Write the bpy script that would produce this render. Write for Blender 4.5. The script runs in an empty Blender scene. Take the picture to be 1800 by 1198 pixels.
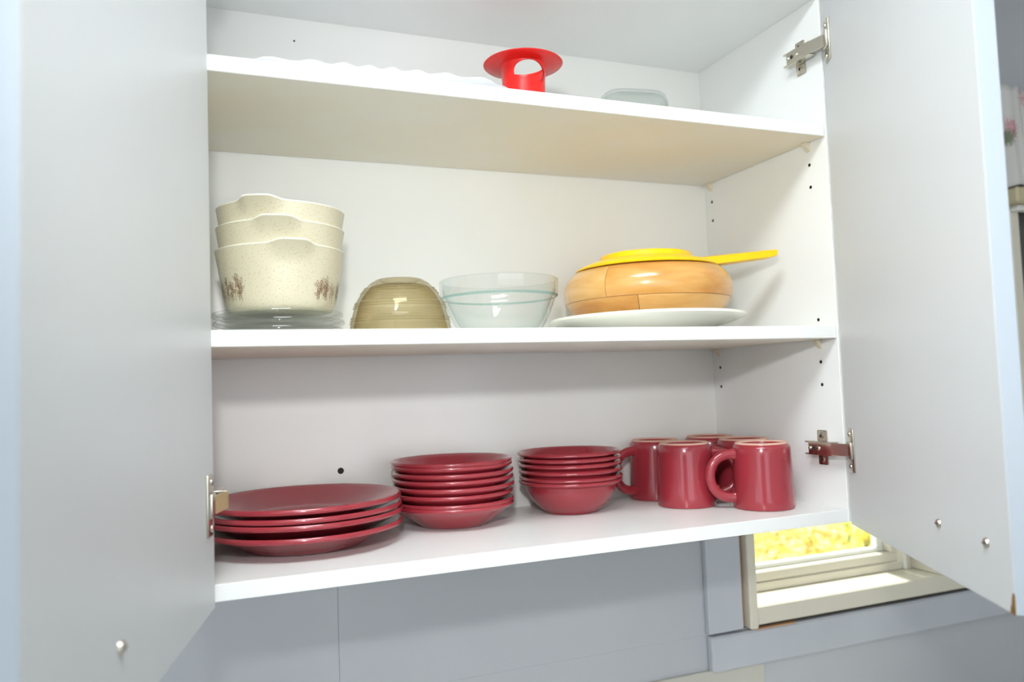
import bpy, bmesh, math, random
from math import pi, sin, cos, radians
from mathutils import Vector, Matrix

random.seed(7)
S = bpy.context.scene
COL = S.collection

# ------------------------------------------------------------------ camera
CAM_LOC = (-0.025, -0.8356, -0.0657)
PITCH, ROLL, YAW = 0.0561, 0.0362, -0.3804
FPX = 1382.8
cam_d = bpy.data.cameras.new('camera')
cam_d.sensor_fit = 'HORIZONTAL'
cam_d.sensor_width = 36.0
cam_d.lens = FPX * 36.0 / 1800.0
cam_d.clip_start = 0.02
cam_d.dof.use_dof = True
cam_d.dof.focus_distance = 0.99
cam_d.dof.aperture_fstop = 4.0
cam = bpy.data.objects.new('camera', cam_d)
COL.objects.link(cam)
Rz = Matrix.Rotation(YAW, 3, 'Z'); Rx = Matrix.Rotation(PITCH, 3, 'X'); Ry = Matrix.Rotation(ROLL, 3, 'Y')
Mw = Rz @ Rx @ Ry                      # columns: right, forward, up
right, fwd, up = Mw.col[0], Mw.col[1], Mw.col[2]
rot = Matrix((right, up, -fwd)).transposed()
cam.matrix_world = Matrix.Translation(CAM_LOC) @ rot.to_4x4()
S.camera = cam

# ------------------------------------------------------------------ world (bright daylight outside)
w = bpy.data.worlds.new('sky'); S.world = w; w.use_nodes = True
bg = w.node_tree.nodes['Background']
bg.inputs[0].default_value = (0.86, 0.93, 1.0, 1)
bg.inputs[1].default_value = 2.1

# ------------------------------------------------------------------ sun on the garden side
sun = bpy.data.lights.new('sun', 'SUN'); sun.energy = 8.0; sun.angle = radians(3); sun.color = (1.0, 0.96, 0.88)
suno = bpy.data.objects.new('sun', sun); COL.objects.link(suno)
suno.rotation_euler = Vector((-0.06, -0.28, -0.95)).to_track_quat('-Z', 'Y').to_euler()

# ------------------------------------------------------------------ the photographer's flash, above the lens
fl = bpy.data.lights.new('camera_flash', 'SPOT')
fl.spot_size = radians(86); fl.spot_blend = 1.0; fl.shadow_soft_size = 0.028
fl.energy = 16.5; fl.color = (0.975, 0.99, 1.0)
flo = bpy.data.objects.new('camera_flash', fl); COL.objects.link(flo)
flo.location = (-0.045, -0.83, 0.165)
flo.rotation_euler = (Vector((0.46, 0.1, 0.05)) - flo.location).to_track_quat('-Z', 'Y').to_euler()

# ------------------------------------------------------------------ colour management
S.view_settings.view_transform = 'Standard'
S.view_settings.look = 'None'
S.view_settings.exposure = 0.2
S.view_settings.gamma = 1.0
S.view_settings.use_curve_mapping = False
S.cycles.use_denoising = True
S.cycles.max_bounces = 9
S.cycles.transparent_max_bounces = 32
S.cycles.sample_clamp_indirect = 6.0

# ================================================================== helpers
def srgb(r, g, b):
    f = lambda c: (c / 255 / 12.92) if c / 255 <= 0.04045 else ((c / 255 + 0.055) / 1.055) ** 2.4
    return (f(r), f(g), f(b), 1)

def finish(bm, name, smooth=35):
    bmesh.ops.recalc_face_normals(bm, faces=bm.faces)
    if smooth:
        th = radians(smooth)
        for f in bm.faces: f.smooth = True
        for e in bm.edges:
            if len(e.link_faces) == 2 and e.calc_face_angle(0) > th: e.smooth = False
    me = bpy.data.meshes.new(name); bm.to_mesh(me); bm.free()
    return me

def obj(name, me, mat, parent=None, loc=None, rot=None):
    if isinstance(me, bmesh.types.BMesh): me = finish(me, name)
    o = bpy.data.objects.new(name, me); COL.objects.link(o)
    if mat and not me.materials:
        for m in (mat if isinstance(mat, (list, tuple)) else [mat]): me.materials.append(m)
    if parent: o.parent = parent
    if loc: o.location = loc
    if rot: o.rotation_euler = rot
    return o

def empty(name, loc=(0, 0, 0), rz=0, rot=None):
    o = bpy.data.objects.new(name, None); COL.objects.link(o)
    o.empty_display_size = 0.02
    o.location = loc; o.rotation_euler = rot or (0, 0, rz)
    return o

def tag(o, label, cat, group=None):
    o['label'] = label; o['category'] = cat
    if group: o['group'] = group
    return o

def structure(o, label=None, cat=None):
    o['kind'] = 'structure'
    if label: o['label'] = label
    if cat: o['category'] = cat
    return o

def bx(bm, x0, x1, y0, y1, z0, z1, bev=0.0, seg=1, M=None):
    b2 = bmesh.new()
    bmesh.ops.create_cube(b2, size=1)
    for v in b2.verts:
        v.co = Vector((x0 + (v.co.x + .5) * (x1 - x0), y0 + (v.co.y + .5) * (y1 - y0), z0 + (v.co.z + .5) * (z1 - z0)))
    if bev: bmesh.ops.bevel(b2, geom=list(b2.edges), offset=bev, segments=seg, affect='EDGES', profile=.6)
    if M: b2.transform(M)
    merge(bm, b2)
    return bm

def merge(bm, b2):
    me = bpy.data.meshes.new('tmp'); b2.to_mesh(me); b2.free(); bm.from_mesh(me); bpy.data.meshes.remove(me)

def box(*a, **k): return bx(bmesh.new(), *a, **k)

def lathe(prof, seg=72, a0=0.0, a1=2 * pi, bm=None, closed=False):
    """revolve (r, z) points about Z; closed: profile is a loop; partial sweeps are capped"""
    bm = bm or bmesh.new()
    full = abs(a1 - a0 - 2 * pi) < 1e-6
    n = seg if full else seg + 1
    rings = []
    for r, z in prof:
        if r < 1e-6:
            v = bm.verts.new((0, 0, z)); rings.append([v] * n)
        else:
            rings.append([bm.verts.new((r * cos(a0 + (a1 - a0) * i / seg), r * sin(a0 + (a1 - a0) * i / seg), z)) for i in range(n)])
    m = len(prof)
    for j in range(m if closed else m - 1):
        A, B = rings[j], rings[(j + 1) % m]
        for i in range(seg):
            k = (i + 1) % n
            vs = []
            for v in (A[i], A[k], B[k], B[i]):
                if v not in vs: vs.append(v)
            if len(vs) >= 3:
                try: bm.faces.new(vs)
                except ValueError: pass
    if closed and not full:
        bm.faces.new([r[0] for r in rings]); bm.faces.new([r[-1] for r in rings][::-1])
    return bm

def tube(bm, pts, rad, seg=10, sx=1.0, closed=False, cap=True, flat=None):
    """sweep an ellipse along pts; rad number or list; flat=(normal axis Vector, ratio)"""
    pts = [Vector(p) for p in pts]; n = len(pts)
    rads = rad if isinstance(rad, (list, tuple)) else [rad] * n
    rings = []
    ref = Vector(flat) if flat else None
    for i, p in enumerate(pts):
        a = pts[i - 1] if (i > 0 or closed) else pts[i]
        b = pts[(i + 1) % n] if (i < n - 1 or closed) else pts[i]
        t = (b - a).normalized()
        u = ref if ref else (Vector((0, 0, 1)) if abs(t.z) < .9 else Vector((1, 0, 0)))
        s = t.cross(u).normalized(); q = s.cross(t).normalized()
        rings.append([bm.verts.new(p + (s * cos(2 * pi * k / seg) * sx + q * sin(2 * pi * k / seg)) * rads[i]) for k in range(seg)])
    for i in range(n if closed else n - 1):
        A, B = rings[i], rings[(i + 1) % n]
        for k in range(seg): bm.faces.new((A[k], A[(k + 1) % seg], B[(k + 1) % seg], B[k]))
    if cap and not closed:
        bm.faces.new(rings[0]); bm.faces.new(rings[-1][::-1])
    return bm

def prism(pts, z0, z1, bev=0.0, M=None):
    bm = bmesh.new()
    a = [bm.verts.new((x, y, z0)) for x, y in pts]; b = [bm.verts.new((x, y, z1)) for x, y in pts]
    bm.faces.new(a[::-1]); bm.faces.new(b)
    n = len(pts)
    for i in range(n): bm.faces.new((a[i], a[(i + 1) % n], b[(i + 1) % n], b[i]))
    if bev: bmesh.ops.bevel(bm, geom=list(bm.edges), offset=bev, segments=1, affect='EDGES')
    if M: bm.transform(M)
    return bm

def copy_tree(o, parent=None):
    c = o.copy(); COL.objects.link(c); c.parent = parent
    for ch in o.children: copy_tree(ch, c)
    return c

# ------------------------------------------------------------------ materials
def mat(name, col, rough=0.5, metal=0.0, spec=0.5, coat=0.0, noise=None, bump=None, coatr=0.05):
    m = bpy.data.materials.new(name); m.use_nodes = True
    nt = m.node_tree; b = nt.nodes['Principled BSDF']
    b.inputs['Base Color'].default_value = col
    b.inputs['Roughness'].default_value = rough
    b.inputs['Metallic'].default_value = metal
    b.inputs['Specular IOR Level'].default_value = spec
    b.inputs['Coat Weight'].default_value = coat
    b.inputs['Coat Roughness'].default_value = coatr
    tc = nt.nodes.new('ShaderNodeTexCoord')
    if noise:                       # (scale, colour2, low, high[, stretch vector])
        n = nt.nodes.new('ShaderNodeTexNoise'); n.inputs['Scale'].default_value = noise[0]; n.inputs['Detail'].default_value = 6
        mp = nt.nodes.new('ShaderNodeMapping')
        if len(noise) > 4: mp.inputs['Scale'].default_value = noise[4]
        nt.links.new(tc.outputs['Object'], mp.inputs[0]); nt.links.new(mp.outputs[0], n.inputs['Vector'])
        r = nt.nodes.new('ShaderNodeValToRGB')
        r.color_ramp.elements[0].position = noise[2]; r.color_ramp.elements[0].color = noise[1]
        r.color_ramp.elements[1].position = noise[3]; r.color_ramp.elements[1].color = col
        nt.links.new(n.outputs['Fac'], r.inputs[0]); nt.links.new(r.outputs[0], b.inputs['Base Color'])
    if bump:                        # (scale, strength, distance)
        n2 = nt.nodes.new('ShaderNodeTexNoise'); n2.inputs['Scale'].default_value = bump[0]; n2.inputs['Detail'].default_value = 4
        nt.links.new(tc.outputs['Object'], n2.inputs['Vector'])
        bp = nt.nodes.new('ShaderNodeBump'); bp.inputs['Strength'].default_value = bump[1]; bp.inputs['Distance'].default_value = bump[2]
        nt.links.new(n2.outputs['Fac'], bp.inputs['Height']); nt.links.new(bp.outputs[0], b.inputs['Normal'])
    return m

def thin_glass(name, tint, edge, ior=1.5, rough=0.02, blend=0.35):
    """thin clear wall: straight-through tinted transmission plus a fresnel reflection; longer path (grazing) absorbs more"""
    m = bpy.data.materials.new(name); m.use_nodes = True
    nt = m.node_tree; nt.nodes.clear()
    out = nt.nodes.new('ShaderNodeOutputMaterial'); mix = nt.nodes.new('ShaderNodeMixShader')
    tr = nt.nodes.new('ShaderNodeBsdfTransparent'); gl = nt.nodes.new('ShaderNodeBsdfGlossy')
    gl.inputs['Roughness'].default_value = rough
    fc = nt.nodes.new('ShaderNodeLayerWeight'); fc.inputs['Blend'].default_value = 0.5
    pw = nt.nodes.new('ShaderNodeMath'); pw.operation = 'POWER'; pw.inputs[1].default_value = 5.0
    fr = nt.nodes.new('ShaderNodeMath'); fr.operation = 'MULTIPLY_ADD'; fr.inputs[1].default_value = 0.9; fr.inputs[2].default_value = ((ior - 1) / (ior + 1)) ** 2
    nt.links.new(fc.outputs['Facing'], pw.inputs[0]); nt.links.new(pw.outputs[0], fr.inputs[0])
    lw = nt.nodes.new('ShaderNodeLayerWeight'); lw.inputs['Blend'].default_value = blend
    cr = nt.nodes.new('ShaderNodeMixRGB'); cr.inputs[1].default_value = tint; cr.inputs[2].default_value = edge
    nt.links.new(lw.outputs['Facing'], cr.inputs[0]); nt.links.new(cr.outputs[0], tr.inputs['Color'])
    nt.links.new(fr.outputs[0], mix.inputs[0]); nt.links.new(tr.outputs[0], mix.inputs[1]); nt.links.new(gl.outputs[0], mix.inputs[2])
    nt.links.new(mix.outputs[0], out.inputs['Surface'])
    return m

M_white = mat('white_melamine', srgb(241, 242, 240), 0.28, spec=0.4, noise=(3, srgb(237, 238, 235), .35, .65), bump=(400, .02, .0005))
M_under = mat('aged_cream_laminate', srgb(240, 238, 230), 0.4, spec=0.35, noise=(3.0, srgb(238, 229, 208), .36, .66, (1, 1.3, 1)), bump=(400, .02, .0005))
M_back = mat('cabinet_back_board', srgb(240, 240, 236), 0.22, spec=0.45, noise=(3, srgb(236, 236, 230), .35, .65))
M_door = mat('white_door_laminate', srgb(216, 218, 218), 0.4, spec=0.35, noise=(2, srgb(212, 214, 214), .35, .65))
M_edge = mat('door_edge_band', srgb(180, 189, 197), 0.45)  # flash falloff on the door edges put into this darker colour
M_band = mat('yellowed_edge_glue', srgb(206, 198, 168), 0.6)
M_wall = mat('grey_blue_wall_paint', srgb(189, 191, 195), 0.55, spec=0.35, noise=(2.5, srgb(180, 182, 187), .3, .7), bump=(55, .25, .002))
M_trim = mat('grey_white_trim_paint', srgb(194, 197, 203), 0.5, noise=(6, srgb(184, 187, 194), .3, .7), bump=(40, .15, .002))
M_cap = mat('cream_cap_paint', srgb(200, 197, 186), 0.55, noise=(6, srgb(190, 188, 178), .3, .7))
M_vinyl = mat('cream_vinyl', srgb(226, 220, 203), 0.42, noise=(5, srgb(219, 212, 195), .3, .7))
M_vinylw = mat('white_vinyl', srgb(236, 236, 228), 0.4)
M_gap = mat('dark_gap', srgb(70, 62, 52), 0.9)
M_raw = mat('raw_wood', srgb(196, 150, 110), 0.8)
M_burg = mat('burgundy_glaze', srgb(160, 51, 61), 0.2, spec=0.5, coat=0.4, coatr=0.04, noise=(14, srgb(150, 46, 56), .3, .7))
M_bisque = mat('unglazed_bisque', srgb(226, 186, 168), 0.7, noise=(60, srgb(210, 168, 148), .3, .7))
M_nickel = mat('nickel_plate', srgb(206, 200, 186), 0.24, 1.0)
M_brass = mat('brassy_plate', srgb(236, 226, 176), 0.5, 1.0)
M_dark = mat('dark_recess', srgb(40, 36, 33), 0.8)
M_pin = mat('cream_plastic', srgb(226, 216, 194), 0.5)
M_yel = mat('yellow_plastic', srgb(252, 200, 10), 0.32, spec=0.4)
M_red = mat('red_plastic', srgb(226, 34, 28), 0.25, spec=0.5, noise=(10, srgb(216, 30, 26), .3, .7))
M_cer = mat('white_ceramic', srgb(218, 220, 223), 0.2, coat=0.3)
M_cream = mat('cream_ceramic', srgb(242, 240, 226), 0.25, coat=0.3)
M_chip = mat('brown_particle_board', srgb(150, 112, 60), 0.9, noise=(300, srgb(110, 78, 40), .4, .6))
M_print = mat('brown_print', srgb(128, 98, 72), 0.5)
M_clear = thin_glass('clear_glass', (0.985, 0.99, 0.988, 1), (0.88, 0.92, 0.91, 1))
M_lid = thin_glass('greenish_lid_glass', (0.997, 0.999, 0.998, 1), (0.968, 0.982, 0.975, 1))
M_teal = thin_glass('teal_glass_edge', (0.80, 0.92, 0.91, 1), (0.62, 0.80, 0.80, 1))
M_dish = thin_glass('pale_green_glass', (0.995, 0.998, 0.996, 1), (0.87, 0.91, 0.895, 1))
M_amber = thin_glass('amber_glass', (0.94, 0.905, 0.80, 1), (0.66, 0.59, 0.44, 1), blend=.4)
M_pane = thin_glass('window_glass', (0.97, 0.985, 0.975, 1), (0.9, 0.95, 0.93, 1))

def speckle():
    m = mat('speckled_cream_enamel', srgb(202, 195, 168), 0.35, coat=0.12)
    nt = m.node_tree; b = nt.nodes['Principled BSDF']
    tc = nt.nodes.new('ShaderNodeTexCoord'); v = nt.nodes.new('ShaderNodeTexVoronoi'); v.inputs['Scale'].default_value = 420
    v.inputs['Randomness'].default_value = 1
    r = nt.nodes.new('ShaderNodeValToRGB')
    r.color_ramp.elements[0].position = .13; r.color_ramp.elements[0].color = srgb(164, 140, 102)
    r.color_ramp.elements[1].position = .24; r.color_ramp.elements[1].color = srgb(202, 195, 168)
    nt.links.new(tc.outputs['Object'], v.inputs['Vector']); nt.links.new(v.outputs['Distance'], r.inputs[0]); nt.links.new(r.outputs[0], b.inputs['Base Color'])
    return m
M_speck = speckle()
M_rimw = mat('ivory_enamel_rim', srgb(246, 242, 226), 0.3, coat=.3)

def wood(name, c1, c2, c3, seedoff):
    m = mat(name, c1, 0.28, coat=.5, coatr=.08)
    nt = m.node_tree; b = nt.nodes['Principled BSDF']
    tc = nt.nodes.new('ShaderNodeTexCoord'); mp = nt.nodes.new('ShaderNodeMapping')
    mp.inputs['Scale'].default_value = (6, 6, 30); mp.inputs['Location'].default_value = (seedoff, seedoff * 2.3, seedoff * .7)
    mp.inputs['Rotation'].default_value = (0.12 * seedoff % .4, 0.2, 0)
    n = nt.nodes.new('ShaderNodeTexNoise'); n.inputs['Scale'].default_value = 1.6; n.inputs['Detail'].default_value = 5; n.inputs['Distortion'].default_value = .8
    r = nt.nodes.new('ShaderNodeValToRGB'); cr = r.color_ramp
    cr.elements[0].position = .32; cr.elements[0].color = c2
    cr.elements[1].position = .66; cr.elements[1].color = c3
    e = cr.elements.new(.5); e.color = c1
    nt.links.new(tc.outputs['Object'], mp.inputs[0]); nt.links.new(mp.outputs[0], n.inputs['Vector']); nt.links.new(n.outputs['Fac'], r.inputs[0]); nt.links.new(r.outputs[0], b.inputs['Base Color'])
    return m
WOODS = [wood('honey_wood', srgb(212, 158, 84), srgb(198, 138, 62), srgb(222, 172, 102), 1.0),
         wood('pale_wood', srgb(216, 168, 98), srgb(204, 150, 78), srgb(224, 180, 116), 3.1),
         wood('amber_wood', srgb(206, 150, 76), srgb(192, 128, 56), srgb(218, 166, 94), 5.7)]
M_glue = mat('dark_glue_line', srgb(120, 66, 28), 0.6)

# ================================================================== SETTING : the room
W, D, XL = 0.7906, 0.2839, -0.026
ZB, ZT, ZC, T = -0.2499, 0.2816, 0.4641, 0.017
YW = 0.292
ZF, ZCEIL = -1.64, 0.86
RX0, RX1, RY0 = -1.7, 2.7, -3.0

M_room = mat('pale_room_paint', srgb(214, 214, 212), 0.6, noise=(2, srgb(208, 208, 206), .3, .7))
M_ceil = mat('ceiling_paint', srgb(236, 236, 234), 0.7, noise=(2, srgb(230, 230, 228), .3, .7))
M_floor = mat('brown_floor', srgb(180, 175, 168), 0.4, noise=(3, srgb(164, 158, 150), .3, .7, (1, 8, 1)))
structure(obj('floor', box(RX0 - .1, RX1 + .1, RY0 - .1, YW + .1, ZF - .06, ZF), M_floor), 'brown kitchen floor below the cabinet', 'floor')
structure(obj('ceiling', box(RX0 - .1, RX1 + .1, RY0 - .1, YW + .1, ZCEIL, ZCEIL + .06), M_ceil), 'white kitchen ceiling above the cabinet', 'ceiling')
wlf = structure(empty('wall_left', (RX0, 0, ZF)), 'pale wall on the left of the room', 'wall')
W4 = (-2.5, -0.75, -0.75, 0.62)  # opening for an added, unseen window that brings in fill daylight
for a in ((RY0 - .1, W4[0], ZF, ZCEIL), (W4[1], YW + .1, ZF, ZCEIL), (W4[0], W4[1], ZF, W4[2]), (W4[0], W4[1], W4[3], ZCEIL)):
    obj('panel', box(-.1, 0, a[0], a[1], a[2] - ZF, a[3] - ZF), M_room, wlf)
structure(obj('wall_right', box(RX1, RX1 + .1, RY0 - .1, YW + .1, ZF, ZCEIL), M_room), 'pale wall on the right of the room', 'wall')
wf = structure(empty('wall_front', (0, RY0, ZF)), 'pale wall behind the camera', 'wall')
W3 = (-1.0, 2.0, -0.75, 0.62)  # opening behind the camera, added for fill daylight
for a in ((RX0, W3[0], ZF, ZCEIL), (W3[1], RX1, ZF, ZCEIL), (W3[0], W3[1], ZF, W3[2]), (W3[0], W3[1], W3[3], ZCEIL)):
    obj('panel', box(a[0], a[1], -.1, 0, a[2] - ZF, a[3] - ZF), M_room, wf)
def fill_window(name, loc, rz, wl, hl, label):  # unseen windows added to let fill daylight into the room
    e = structure(empty(name, loc, rz), label, 'window')
    for nm, a in (('frame', (0, .05, -.08, .02, 0, hl)), ('frame', (wl - .05, wl, -.08, .02, 0, hl)), ('frame', (.05, wl - .05, -.08, .02, 0, .05)), ('frame', (.05, wl - .05, -.08, .02, hl - .05, hl)), ('mullion', (wl / 2 - .025, wl / 2 + .025, -.08, .01, .05, hl - .05))):
        obj(nm, box(*a, bev=.004), M_vinylw, e)
def portal(loc, rot, sx, sy):
    p = bpy.data.lights.new('window_portal', 'AREA'); p.shape = 'RECTANGLE'; p.size = sx; p.size_y = sy; p.cycles.is_portal = True
    po = bpy.data.objects.new('window_portal', p); COL.objects.link(po); po.location = loc; po.rotation_euler = rot
fill_window('fill_window_front', (W3[0], RY0, W3[2]), 0, W3[1] - W3[0], W3[3] - W3[2], 'wide window added in the wall behind the camera for fill daylight')
portal(((W3[0] + W3[1]) / 2, RY0 - .09, (W3[2] + W3[3]) / 2), (pi / 2, 0, pi), W3[1] - W3[0], W3[3] - W3[2])
fill_window('fill_window_left', (RX0, W4[1], W4[2]), -pi / 2, W4[1] - W4[0], W4[3] - W4[2], 'window added in the wall to the left of the camera for fill daylight')
portal((RX0 - .09, (W4[0] + W4[1]) / 2, (W4[2] + W4[3]) / 2), (pi / 2, 0, pi / 2), W4[1] - W4[0], W4[3] - W4[2])

# back wall: painted boards around two window openings
wb = structure(empty('wall_back', (0, YW, ZF)), 'grey painted board wall behind the cabinet with fine vertical joints', 'wall')
W1 = (0.832, 1.30, -0.492, 0.30)        # opening of window_1
portal((1.066, YW + .105, -.096), (pi / 2, 0, 0), .468, .79)
W2 = (1.545, 2.15, -0.45, 0.295)        # opening of window_2
def wpanel(x0, x1, z0, z1, bev=.0004):
    obj('panel', box(x0, x1, 0, .10, z0 - ZF, z1 - ZF, bev=bev), M_wall, wb)
wpanel(RX0, 0.1515, ZF, ZCEIL, .0011)
wpanel(0.1515, RX1, ZF, W1[2])
wpanel(0.1515, W1[0], W1[2], ZCEIL)
wpanel(W1[0], W1[1], W1[3], ZCEIL)
wpanel(W1[1], W2[0], W1[2], ZCEIL)
wpanel(W2[0], W2[1], W1[2], W2[2]); wpanel(W2[0], W2[1], W2[3], ZCEIL)
wpanel(W2[1], RX1, W1[2], ZCEIL)
# paint blobs and nail dimples on the wall
bm = bmesh.new()
for (x, z, r) in [(.03, -.32, .0022), (.055, -.345, .0016), (.125, -.33, .0014), (.075, -.41, .002), (.17, -.405, .0016), (.21, -.398, .0018), (.38, -.32, .0025), (.39, -.345, .002), (.30, -.345, .0016), (.1, -.375, .0018), (.06, -.36, .0015)]:
    M = Matrix.Translation((x, 0.0002, z - ZF)) @ Matrix.Diagonal((1, .22, .7 + random.random(), 1))
    bmesh.ops.create_icosphere(bm, subdivisions=2, radius=r, matrix=M)
o = obj('paint_bump', bm, M_wall, wb); o['kind'] = 'stuff'
structure(obj('trim_1', box(-0.6, 0.8655, YW - .006, YW, -0.80, -0.5495, bev=.0012), M_cap), 'cream board strip along the wall below the grey boards', 'trim')

# ---- window_1
w1 = structure(empty('window_1', (W1[0], YW, W1[2])), 'small cream vinyl window beside the cabinet with a view of the garden', 'window')
def w1p(name, m, *a, bev=.001, parent=None):
    x0, x1, y0, y1, z0, z1 = a
    p = parent or w1
    return obj(name, box(x0 - W1[0], x1 - W1[0], y0 - YW, y1 - YW, z0 - W1[2], z1 - W1[2], bev=bev), m, p)
w1p('casing', M_trim, .7535, .8225, YW - .013, YW, -.4895, -.2685, bev=.002)
w1p('casing_edge', M_raw, .8225, .8300, YW - .004, YW, -.4895, -.30)
w1p('apron', M_trim, .7555, 1.70, YW - .016, YW, -.5515, -.4935, bev=.003)
w1p('apron_lip', M_raw, .845, .93, YW - .0155, YW - .001, -.4935, -.4918, bev=0)
w1p('frame', M_vinyl, .8335, .8505, YW - .018, YW + .095, -.4915, W1[3] - .002, bev=.0025)     # left jamb
w1p('frame', M_vinyl, 1.282, 1.299, YW - .012, YW + .095, -.456, W1[3] - .002, bev=.0025)      # right jamb
w1p('frame', M_vinyl, .8505, 1.282, YW - .012, YW + .095, W1[3] - .022, W1[3] - .002, bev=.0025)
w1p('gap', M_gap, .8505, 1.42, YW - .008, YW + .02, -.4915, -.487, bev=0)
w1p('sill', M_vinyl, .8505, 1.38, YW - .014, YW + .058, -.487, -.4557, bev=.0022)
w1p('frame', M_vinyl, .8505, 1.282, YW + .058, YW + .095, -.4915, -.4557, bev=0)
sash = empty('sash', (0, 0, 0)); sash.parent = w1
Y1, Y2 = YW + .058, YW + .095
def sp(name, m, *a, bev=.001): return w1p(name, m, *a, bev=bev, parent=sash)
sp('rail', M_vinyl, .8505, 1.262, Y1, Y2, -.4557, -.4395, bev=.0016)
sp('rail', M_vinyl, .8505, 1.255, Y1 + .003, Y2, -.4395, -.4215, bev=.0016)
sp('rail', M_vinyl, .8505, 1.255, Y1 + .003, Y2, .245, .278, bev=.0016)
sp('stile', M_vinyl, 1.238, 1.255, Y1 + .003, Y2, -.4215, .245, bev=.0016)
sp('stile', M_vinyl, .8505, .858, Y1 + .003, Y2, -.4215, .245, bev=.0012)
sp('bead', M_vinylw, .858, 1.238, Y1 + .022, Y2, -.4215, -.4135, bev=.0012)
sp('bead', M_vinylw, 1.222, 1.238, Y1 + .022, Y2, -.4135, .245, bev=.0012)
sp('pane', M_pane, .855, 1.225, Y1 + .026, Y1 + .0285, -.416, .246, bev=0)
w1p('track', M_vinylw, 1.262, 1.270, Y1 - .006, Y2, -.4557, W1[3] - .022)
w1p('track', M_vinyl, 1.274, 1.282, Y1 - .003, Y2, -.4557, W1[3] - .022)

# ---- window_2, further along the wall, mostly hidden by the open door
w2 = structure(empty('window_2', (W2[0], YW, W2[2])), 'dark window at the far right behind the open cabinet door', 'window')
def w2p(name, m, *a, bev=.001):
    x0, x1, y0, y1, z0, z1 = a
    return obj(name, box(x0 - W2[0], x1 - W2[0], y0 - YW, y1 - YW, z0 - W2[2], z1 - W2[2], bev=bev), m, w2)
M_shade = mat('dark_shade_cloth', srgb(92, 90, 88), .8, noise=(40, srgb(80, 78, 76), .3, .7, (1, 1, 30)))
M_tan = mat('tan_rail', srgb(196, 184, 150), .5)
w2p('frame', M_vinyl, W2[0], W2[0] + .026, YW - .012, YW + .06, W2[2], W2[3] - .01, bev=.002)
w2p('frame', M_vinyl, W2[1] - .026, W2[1], YW - .012, YW + .06, W2[2], W2[3] - .01, bev=.002)
w2p('frame', M_vinyl, W2[0], W2[1], YW - .014, YW + .06, W2[2] - .0, W2[2] + .026, bev=.002)
w2p('head_rail', M_tan, W2[0] - .02, W2[1] + .02, YW - .045, YW - .0005, .268, .302, bev=.004)
w2p('head_rail', M_vinylw, W2[0], W2[1], YW - .030, YW - .012, .256, .268, bev=.002)
w2p('shade', M_shade, W2[0] + .026, W2[1] - .026, YW + .012, YW + .016, W2[2] + .026, W2[3] - .01, bev=0)
w2p('pane', M_pane, W2[0] + .02, W2[1] - .02, YW + .04, YW + .043, W2[2] + .02, W2[3] - .01, bev=0)

# ---- floral valance over window_2
def floral():
    m = mat('floral_cloth', srgb(206, 204, 200), 0.85)
    nt = m.node_tree; b = nt.nodes['Principled BSDF']
    tc = nt.nodes.new('ShaderNodeTexCoord')
    prev = None
    base = nt.nodes.new('ShaderNodeRGB'); base.outputs[0].default_value = srgb(208, 206, 202); prev = base.outputs[0]
    for sc, th, c, off in [(9, .26, srgb(196, 150, 156), 0), (12, .20, srgb(120, 126, 104), 3.1), (11, .17, srgb(206, 186, 90), 7.7), (8, .18, srgb(160, 186, 188), 12.3)]:
        mp = nt.nodes.new('ShaderNodeMapping'); mp.inputs['Location'].default_value = (off, off, off)
        v = nt.nodes.new('ShaderNodeTexVoronoi'); v.inputs['Scale'].default_value = sc
        ns = nt.nodes.new('ShaderNodeTexNoise'); ns.inputs['Scale'].default_value = 60
        ad = nt.nodes.new('ShaderNodeMixRGB'); ad.blend_type = 'ADD'; ad.inputs[0].default_value = .04
        nt.links.new(tc.outputs['Object'], mp.inputs[0]); nt.links.new(mp.outputs[0], ad.inputs[1]); nt.links.new(ns.outputs['Color'], ad.inputs[2])
        nt.links.new(ad.outputs[0], v.inputs['Vector'])
        lt = nt.nodes.new('ShaderNodeMath'); lt.operation = 'LESS_THAN'; lt.inputs[1].default_value = th
        nt.links.new(v.outputs['Distance'], lt.inputs[0])
        mx = nt.nodes.new('ShaderNodeMixRGB'); mx.inputs[2].default_value = c
        nt.links.new(lt.outputs[0], mx.inputs[0]); nt.links.new(prev, mx.inputs[1]); prev = mx.outputs[0]
    nt.links.new(prev, b.inputs['Base Color'])
    return m
bm = bmesh.new()
NX, NZ = 120, 14
vx0, vx1, vz0, vz1 = 1.46, 2.2, .302, .512
grid = []
for i in range(NX + 1):
    x = vx0 + (vx1 - vx0) * i / NX
    col_ = []
    for j in range(NZ + 1):
        t = j / NZ
        amp = .006 + .014 * (1 - t)
        y = -.034 - amp * (sin(x * 95 + .8 * sin(x * 31)) + .35 * sin(x * 210 + 1.3)) * .8
        z = vz0 + (vz1 - vz0) * t + (.004 * sin(x * 150) if j == NZ else 0) + (.003 * sin(x * 95) if j == 0 else 0)
        col_.append(bm.verts.new((x - 1.8, y, z - vz0)))
    grid.append(col_)
for i in range(NX):
    for j in range(NZ): bm.faces.new((grid[i][j], grid[i + 1][j], grid[i + 1][j + 1], grid[i][j + 1]))
val = obj('curtain_valance', bm, floral(), None, (1.8, YW, vz0))
sm = val.modifiers.new('cloth', 'SOLIDIFY'); sm.thickness = .0015
tag(val, 'gathered floral curtain valance with pink and green print at the far right', 'curtain')

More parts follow.
